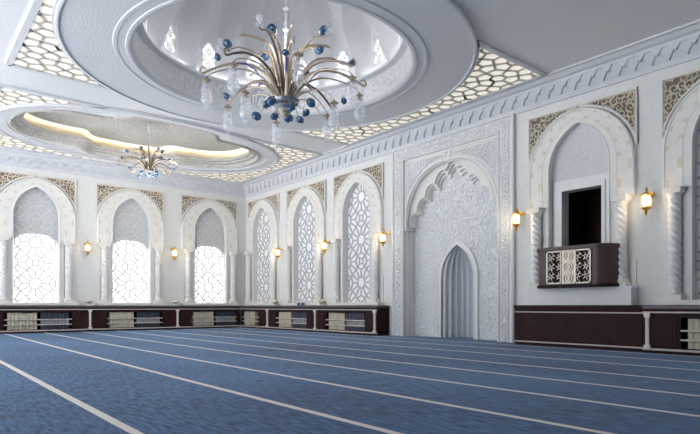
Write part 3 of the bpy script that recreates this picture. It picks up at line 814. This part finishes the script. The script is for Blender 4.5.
for wall, c, s0, s1, nm, halves in (('back', 3.9, -1.05, 1.05, 'left-edge bookcase on the back wall', 'cn'), ('back', 7.22, -1.05, 1.05, 'middle bookcase on the back wall', 'cn'), ('back', 10.55, -1.05, 1.0, 'back-wall bookcase nearest the corner', 'cn'),
                                ('right', 20.95, -.85, .60, 'short bookcase at the room corner', 'c'), ('right', 17.95, -1.05, 1.05, 'bookcase under the middle lattice arch', 'cn'), ('right', 14.65, -1.05, 1.05, 'bookcase next to the mihrab', 'cn'), ('right', 3.5, -.75, 1.0, 'bookcase at the right edge', 'e')):
    for hf in halves:
        for ti, (z0, z1) in enumerate(TIERS):
            cnt = {'c': 8, 'n': 8, 'e': 5}[hf]
            colr = {'c': 'cream', 'n': 'navy', 'e': 'cream'}[hf]
            if hf == 'n' and ti == 1: colr = 'grey'
            st = s0 + (.10 if hf != 'n' else 1.12)
            for k in range(cnt):
                o = book(ti, colr)
                u = st + BW * (k + .5); zf = z0
                yb = -D_ + .235 + rnd.uniform(-.012, .012) - (.05 if hf == 'e' else 0)
                o.location = (c + u, BY + yb, zf) if wall == 'back' else (AX + yb, c - u, zf)
                o.rotation_euler = (0, 0, 0 if wall == 'back' else QROT)
                o.scale = (1, 1, rnd.uniform(.95, 1.02))
                wd = {'cream': 'cream', 'navy': 'dark navy', 'grey': 'grey'}[colr]
                tag(o, '%s thick book on the %s shelf of the %s' % (wd, SN[ti], nm), 'book', '%s books, %s shelf, %s' % (wd, SN[ti], nm))

# ornaments on the bookcases
def footed_bowl():
    return MB().lathe([(.001, 0), (.07, 0), (.075, .02), (.03, .045), (.028, .07), (.10, .10), (.15, .14), (.155, .16), (.12, .175), (.05, .205), (.02, .215), (.025, .235), (.001, .25)], 22)
bw = footed_bowl().build('footed_bowl', M_bowl, None, True, 40)
BWL = [((5.56, BY - .33), 'between the left-edge and middle bright windows'), ((8.88, BY - .33), 'between the middle and corner bright windows'), ((AX - .33, 19.45), 'on the right-wall bookcases nearest the corner'), ((AX - .33, 16.2), 'on the bookcase left of the lattice arch next to the mihrab')]
for i, ((x, y), txt) in enumerate(BWL):
    o = bw if i == 0 else bw.copy()
    if i: COL.objects.link(o)
    o.location = (x, y, .955); tag(o, 'small cream lidded bowl on the bookcase top ' + txt if i < 2 else 'small cream lidded bowl ' + txt, 'bowl', 'cream bowls on the bookcases')
cu = MB().lathe([(.001, 0), (.05, 0), (.055, .02), (.075, .10), (.08, .16), (.072, .16), (.06, .1)], 18, mis=[0, 0, 0, 1, 1, 1]).build('cup', [M_cup, M_cupw], None, True, 40)
for i, yy in enumerate((17.62, 17.38)):
    o = cu if i == 0 else cu.copy()
    if i: COL.objects.link(o)
    o.location = (AX - .42, yy, .955); tag(o, '%s blue and white cup of the pair before the middle lattice arch' % ('left' if i == 0 else 'right'), 'cup', 'blue cups on the bookcase')

# ------------------------------------------------------------------ ceiling light panels
CP = .92; a1, a2 = (CP, 0), (CP / 2, CP * sqrt(3) / 2)
UNIT = voronoi_unit(a1, a2, [(0, 0)] + [(.335 * cos(pi / 6 + k * pi / 3), .335 * sin(pi / 6 + k * pi / 3)) for k in range(6)])
def side_region(rect, curve, c, right):
    x0, x1, y0, y1 = rect
    pts = [p for p in curve if (p[0] > c[0]) == right and y0 < p[1] < y1]
    pts.sort(key=lambda p: -p[1])
    # close exactly on the rectangle's edges
    def atx(y):
        best = min((abs(p[1] - y), p[0]) for p in curve if (p[0] > c[0]) == right); return best[1]
    pts = [(atx(y1), y1)] + pts + [(atx(y0), y0)]
    xe = x1 if right else x0
    return [(xe, y0), (xe, y1)] + pts
R1 = (1.95, 11.70, 7.15, 14.42); R2 = (1.98, 11.66, 15.92, 21.86)
circ_f = circle(R_OUT, 400); oval_f = oval(400)
for rect, curve, c, right, lab in ((R1, circ_f, (DCX, DCY), True, 'lit cream honeycomb ceiling panel right of the dome above the mihrab'), (R1, circ_f, (DCX, DCY), False, 'lit cream honeycomb ceiling panel at upper left of the dome'),
                                   (R2, oval_f, (6.6, 18.6), True, 'lit honeycomb ceiling panel right of the oval coffer near the room corner'), (R2, oval_f, (6.6, 18.6), False, 'lit honeycomb ceiling panel at the left end of the oval coffer')):
    P = side_region(rect, curve, c, right)
    cx = sum(p[0] for p in P) / len(P); cy = sum(p[1] for p in P) / len(P)
    t = thing('ceiling_light_panel', lab, 'ceiling light', (0, 0, 0), 0, 'lit honeycomb ceiling panels')
    MB().prismz(P, 6.335, 6.349).build('diffuser', M_diff, t)
    mb = MB(); S = []
    for i in range(-30, 40):
        for j in range(-5, 34):
            o_ = (a1[0] * i + a2[0] * j, a1[1] * i + a2[1] * j)
            if not (rect[0] - 1 < o_[0] < rect[1] + 1 and rect[2] - 1 < o_[1] < rect[3] + 1): continue
            if min(hypot(o_[0] - p[0], o_[1] - p[1]) for p in P[::3]) > 2.2: continue
            S += [((a[0] + o_[0], a[1] + o_[1]), (b[0] + o_[0], b[1] + o_[1])) for a, b in UNIT]
    S = list({(tuple(round(v, 2) for v in a), tuple(round(v, 2) for v in b)): (a, b) for a, b in S}.values())
    for a, b in clip_segs(S, lambda p: inpoly(p, P), .03): mb.barz(a, b, .062, 6.312, 6.334)
    mb.build('lattice', M_latt, t)
    mb = MB()
    Pc = P + [P[0]]
    for i in range(len(Pc) - 1): mb.barz(Pc[i], Pc[i + 1], .13, 6.30, 6.349)
    mb.build('frame', M_ring, t)

# ------------------------------------------------------------------ dome windows
wproto = None
for k in range(NW):
    a = radians(22 + 24 * k); R = 3.02
    if wproto is None:
        r = struct('window_8'); wproto = r
        A = arch(.165, 7.62, 7.90, 10); fr = [(-.27, 7.12), (-.27, 7.98), (.27, 7.98), (.27, 7.12), (.165, 7.12), (.165, 7.2)]
        MB().prism([(-.27, 7.12), (-.27, 7.98), (.27, 7.98), (.27, 7.12), (.2, 7.12), (.2, 7.2)] + [(x * 1.21, z) for x, z in A[::-1]] + [(-.2, 7.2), (-.2, 7.12)], 0, .06).box(-.2, .2, 0, .06, 7.12, 7.2).build('frame', M_dome, r)
        S = []
        for i in range(-1, 3):
            for cx, cz in ((0, 7.32 + .34 * i), (-.17, 7.49 + .34 * i), (.17, 7.49 + .34 * i)): S += rosette((cx, cz), .34, 6)
        mb = MB()
        for p, q in clip_segs(S, lambda p: 7.2 < p[1] < 7.93 and abs(p[0]) < arch_hw(.2, 7.62, 7.90, p[1]), .01): mb.bar(p, q, .014, .02, .035)
        mb.build('lattice_screen', M_strap, r)
        MB().prism([(-.2, 7.2)] + [(x * 1.21, z) for x, z in A] + [(.2, 7.2)], .045, .05).build('pane', M_pane2, r)
    else:
        r = copy_tree(wproto); r.name = 'window_%d' % (8 + k)
    r.location = (DCX + (R - .02) * cos(a), DCY + (R - .02) * sin(a), 0); r.rotation_euler = (0, 0, a - pi / 2)

# ------------------------------------------------------------------ chandeliers
def flower_mesh():
    mb = MB(); n, m = 15, 8
    for i in range(m + 1):
        th = pi * i / m
        for q in range(n):
            a = 2 * pi * q / n; r = (1 + .30 * abs(sin(2.5 * a + th * 2))) * sin(th) * .072 + .001
            mb.v.append((r * cos(a), r * sin(a),   .066 * cos(th) * (1 + .2 * sin(5 * a))))
    for i in range(m):
        for q in range(n): mb.f.append([i * n + q, i * n + (q + 1) % n, (i + 1) * n + (q + 1) % n, (i + 1) * n + q]); mb.m.append(0)
    return mb
def smooth_path(P, k=4):
    out = []
    n = len(P)
    for i in range(n - 1):
        p0, p1, p2, p3 = P[max(0, i - 1)], P[i], P[i + 1], P[min(n - 1, i + 2)]
        for j in range(k):
            t = j / k
            out.append(tuple(.5 * (2 * p1[d] + (p2[d] - p0[d]) * t + (2 * p0[d] - 5 * p1[d] + 4 * p2[d] - p3[d]) * t * t + (-p0[d] + 3 * p1[d] - 3 * p2[d] + p3[d]) * t ** 3) for d in range(len(p1))))
    return out + [P[-1]]
def rot(P, a): return [(r * cos(a), r * sin(a), z) for r, z in P]
fl_me = None
def chandelier(label, loc, scale, rod_top, shades=True):
    global fl_me
    rnd = random.Random(21)
    t = thing('chandelier', label, 'chandelier', loc, 0); t.scale = (scale,) * 3
    pr = [(.001, 0), (.03, .02), (.10, .08), (.105, .10), (.16, .15), (.165, .17), (.22, .22), (.225, .24), (.28, .29), (.29, .31), (.31, .37), (.25, .40), (.12, .42)]
    MB().lathe(pr, 28, mis=[0, 0, 1, 0, 0, 1, 0, 1, 0, 1, 0, 0]).build('base', [M_stem, M_stripe], t, True, 40)
    pr = []; z = .42; i = 0
    while z < rod_top - .1:
        pr += [(.028, z), (.028, z + .05), (.045 if i % 3 else .07, z + .09), (.045 if i % 3 else .07, z + .11), (.028, z + .15)]; z += .16; i += 1
    pr += [(.03, rod_top - .06), (.16, rod_top - .03), (.17, rod_top)]
    MB().lathe(pr, 12).build('stem_rod', M_crys, t, True, 30)
    # tall inner stems
    for k in range(12):
        a = 2 * pi * k / 12 + .12; top = 1.18 + .42 * (k % 3) / 2; out = .42 + .22 * (k % 2) + .1 * (k % 3)
        P = smooth_path([(.13, .36), (.17, .65), (.24, top * .75), (.34 + .05 * (k % 2), top), (out, top + .12), (out + .18, top + .10)])
        n = len(P); MB().tube(rot(P, a), [.07 * (1 - .72 * i / n) for i in range(n)], 8, flat=.6).build('stem', M_stem, t, True)
    def arm(a, P, m, r0, tip):
        P = smooth_path(P); n = len(P)
        ar = MB().tube(rot(P, a), [r0 * (1 - .6 * i / n) for i in range(n)], 8).build('arm', m, t, True)
        r, z = P[-1]; c = (r * cos(a), r * sin(a), 0)
        if tip == 'drop':
            MB().lathe([(.012, z + .01), (.03, z - .02), (.09, z - .06), (.10, z - .075), (.03, z - .09), (.03, z - .13), (.05, z - .16)], 14, c).build('cup', M_stem, ar, True, 40)
            if shades: MB().lathe([(.05, z - .13), (.10, z - .17), (.07, z - .20), (.10, z - .24), (.125, z - .30), (.085, z - .34), (.11, z - .40), (.13, z - .50), (.09, z - .60), (.04, z - .64), (.05, z - .68), (.001, z - .74)], 14, c).build('crystal_shade', M_crys, ar, False)
        elif tip == 'cup':
            MB().lathe([(.012, z - .02), (.06, z), (.085, z + .03), (.05, z + .04), (.04, z + .10), (.06, z + .12), (.075, z + .17), (.05, z + .22), (.03, z + .24)], 14, c).build('cup', M_crys, ar, True, 40)
        return c, z
    ends = []
    for k in range(8):
        a = 2 * pi * k / 8 + .30; hi = .12 * (k % 2)
        ends.append((a, arm(a, [(.15, .36), (.36, .72 + hi), (.75, .98 + hi), (1.2, .98 + hi), (1.58, .84 + hi), (1.80, .72 + hi), (1.86, .78 + hi), (1.80, .86 + hi), (1.72, .82 + hi)], M_stem if k % 2 else M_stemd, .036, None)))
        arm(a + .06, [(.15, .36), (.40, .62 + hi), (.80, .84 + hi), (1.25, .82 + hi), (1.60, .70 + hi), (1.72, .60 + hi)], M_stem, .024, 'drop')
    for k in range(6):
        a = 2 * pi * k / 6 + .62
        arm(a, [(.13, .36), (.30, .9), (.62, 1.32), (1.02, 1.45), (1.3, 1.34), (1.42, 1.36)], M_stemd if k % 3 == 0 else M_stem, .030, 'cup')
    for k in range(6):
        a = 2 * pi * k / 6 + .15
        arm(a, [(.16, .36), (.40, .50), (.70, .56), (.98, .46), (1.12, .30)], M_stem, .022, 'drop' if k % 2 else None)
    for k in range(5):
        a = 2 * pi * k / 5 + .4; P = smooth_path([(.55, .78), (.75, .96), (.95, 1.02), (1.15, .98)]); n = len(P)
        MB().tube(rot(P, a), [.012 + .022 * sin(pi * i / (n - 1)) for i in range(n)], 6, flat=.5).build('ribbon', M_viol, t, True)
    spots = [(2 * pi * k / 9 + .2, .46 + .22 * (k % 2), .06 + .14 * ((k * 2) % 3) / 2, 1.0 + .2 * (k % 2)) for k in range(9)]
    spots += [(2 * pi * k / 6 + .62, 1.28 - .5 * (k % 2), 1.50 + .10 * (k % 2), 1.15) for k in range(6)]
    spots += [(2 * pi * k / 6 + 1.0, 1.62, .92 - .2 * (k % 2), .85) for k in range(6)]
    for a, r, z, s in spots:
        if fl_me is None:
            o = flower_mesh().build('glass_flower', M_blue, t, True, 60); fl_me = o.data
        else:
            o = bpy.data.objects.new('glass_flower', fl_me); COL.objects.link(o); o.parent = t
        o.location = (r * cos(a), r * sin(a), z); o.scale = (s * 1.1, s * 1.1, s); o.rotation_euler = (rnd.uniform(-.9, .9), rnd.uniform(-.9, .9), rnd.uniform(0, 6))
        if z < .5:
            tw = MB().tube([(.22 * cos(a), .22 * sin(a), .27), ((r * .6 + .05) * cos(a), (r * .6 + .05) * sin(a), .27), (r * cos(a), r * sin(a), z)], .010, 5).build('stalk', M_stem, t, True)
    return t
chandelier('large bronze and crystal chandelier with blue glass flowers hanging in the dome', (6.80, 10.60, 5.19), 1.0, 5.05)
chandelier('smaller bronze chandelier hanging below the lit oval ceiling coffer', (6.41, 18.2, 5.16), .52, 1.72 / .52, False)

# ------------------------------------------------------------------ light and camera
w = bpy.data.worlds.new('sky'); scene.world = w; w.use_nodes = True
bg = w.node_tree.nodes['Background']; bg.inputs['Color'].default_value = (.985, .99, 1.0, 1); bg.inputs['Strength'].default_value = 1.5
wn, wl = w.node_tree.nodes, w.node_tree.links
tcw = wn.new('ShaderNodeTexCoord'); spw = wn.new('ShaderNodeSeparateXYZ'); mrw = wn.new('ShaderNodeMapRange')
wl.new(tcw.outputs['Generated'], spw.inputs[0]); wl.new(spw.outputs['Z'], mrw.inputs['Value'])
for k_, v_ in (('From Min', -.06), ('From Max', .0), ('To Min', 3.6), ('To Max', 1.4)): mrw.inputs[k_].default_value = v_
wl.new(mrw.outputs['Result'], bg.inputs['Strength'])      # added glow below the horizon to brighten the ceiling, sky above
for nm, loc, e in (('added_fill_light', (6.8, 10.6, 5.75), 190), ('added_fill_light', (6.41, 18.2, 4.6), 130), ('added_fill_light', (6.8, 10.6, 6.9), 18)):  # added unseen fill lights; the chandeliers themselves are unlit
    ld = bpy.data.lights.new(nm, 'POINT'); ld.energy = e; ld.color = (1, .96, .9); ld.shadow_soft_size = .35
    lo = bpy.data.objects.new(nm, ld); COL.objects.link(lo); lo.location = loc
cam = bpy.data.cameras.new('camera'); co = bpy.data.objects.new('camera', cam); COL.objects.link(co)
co.location = (0, 0, .94); co.rotation_euler = (pi / 2, 0, -math.atan(.818))
cam.sensor_fit = 'HORIZONTAL'; cam.sensor_width = 36; cam.lens = 556 / 700 * 36; cam.shift_y = 89 / 700; cam.clip_start = .05; cam.clip_end = 200
scene.camera = co
scene.view_settings.view_transform = 'Standard'; scene.view_settings.look = 'None'; scene.view_settings.gamma = 1; scene.view_settings.use_curve_mapping = False
scene.view_settings.exposure = .9
scene.cycles.max_bounces = 10; scene.cycles.diffuse_bounces = 6; scene.cycles.transparent_max_bounces = 12
scene.cycles.caustics_reflective = False; scene.cycles.caustics_refractive = False
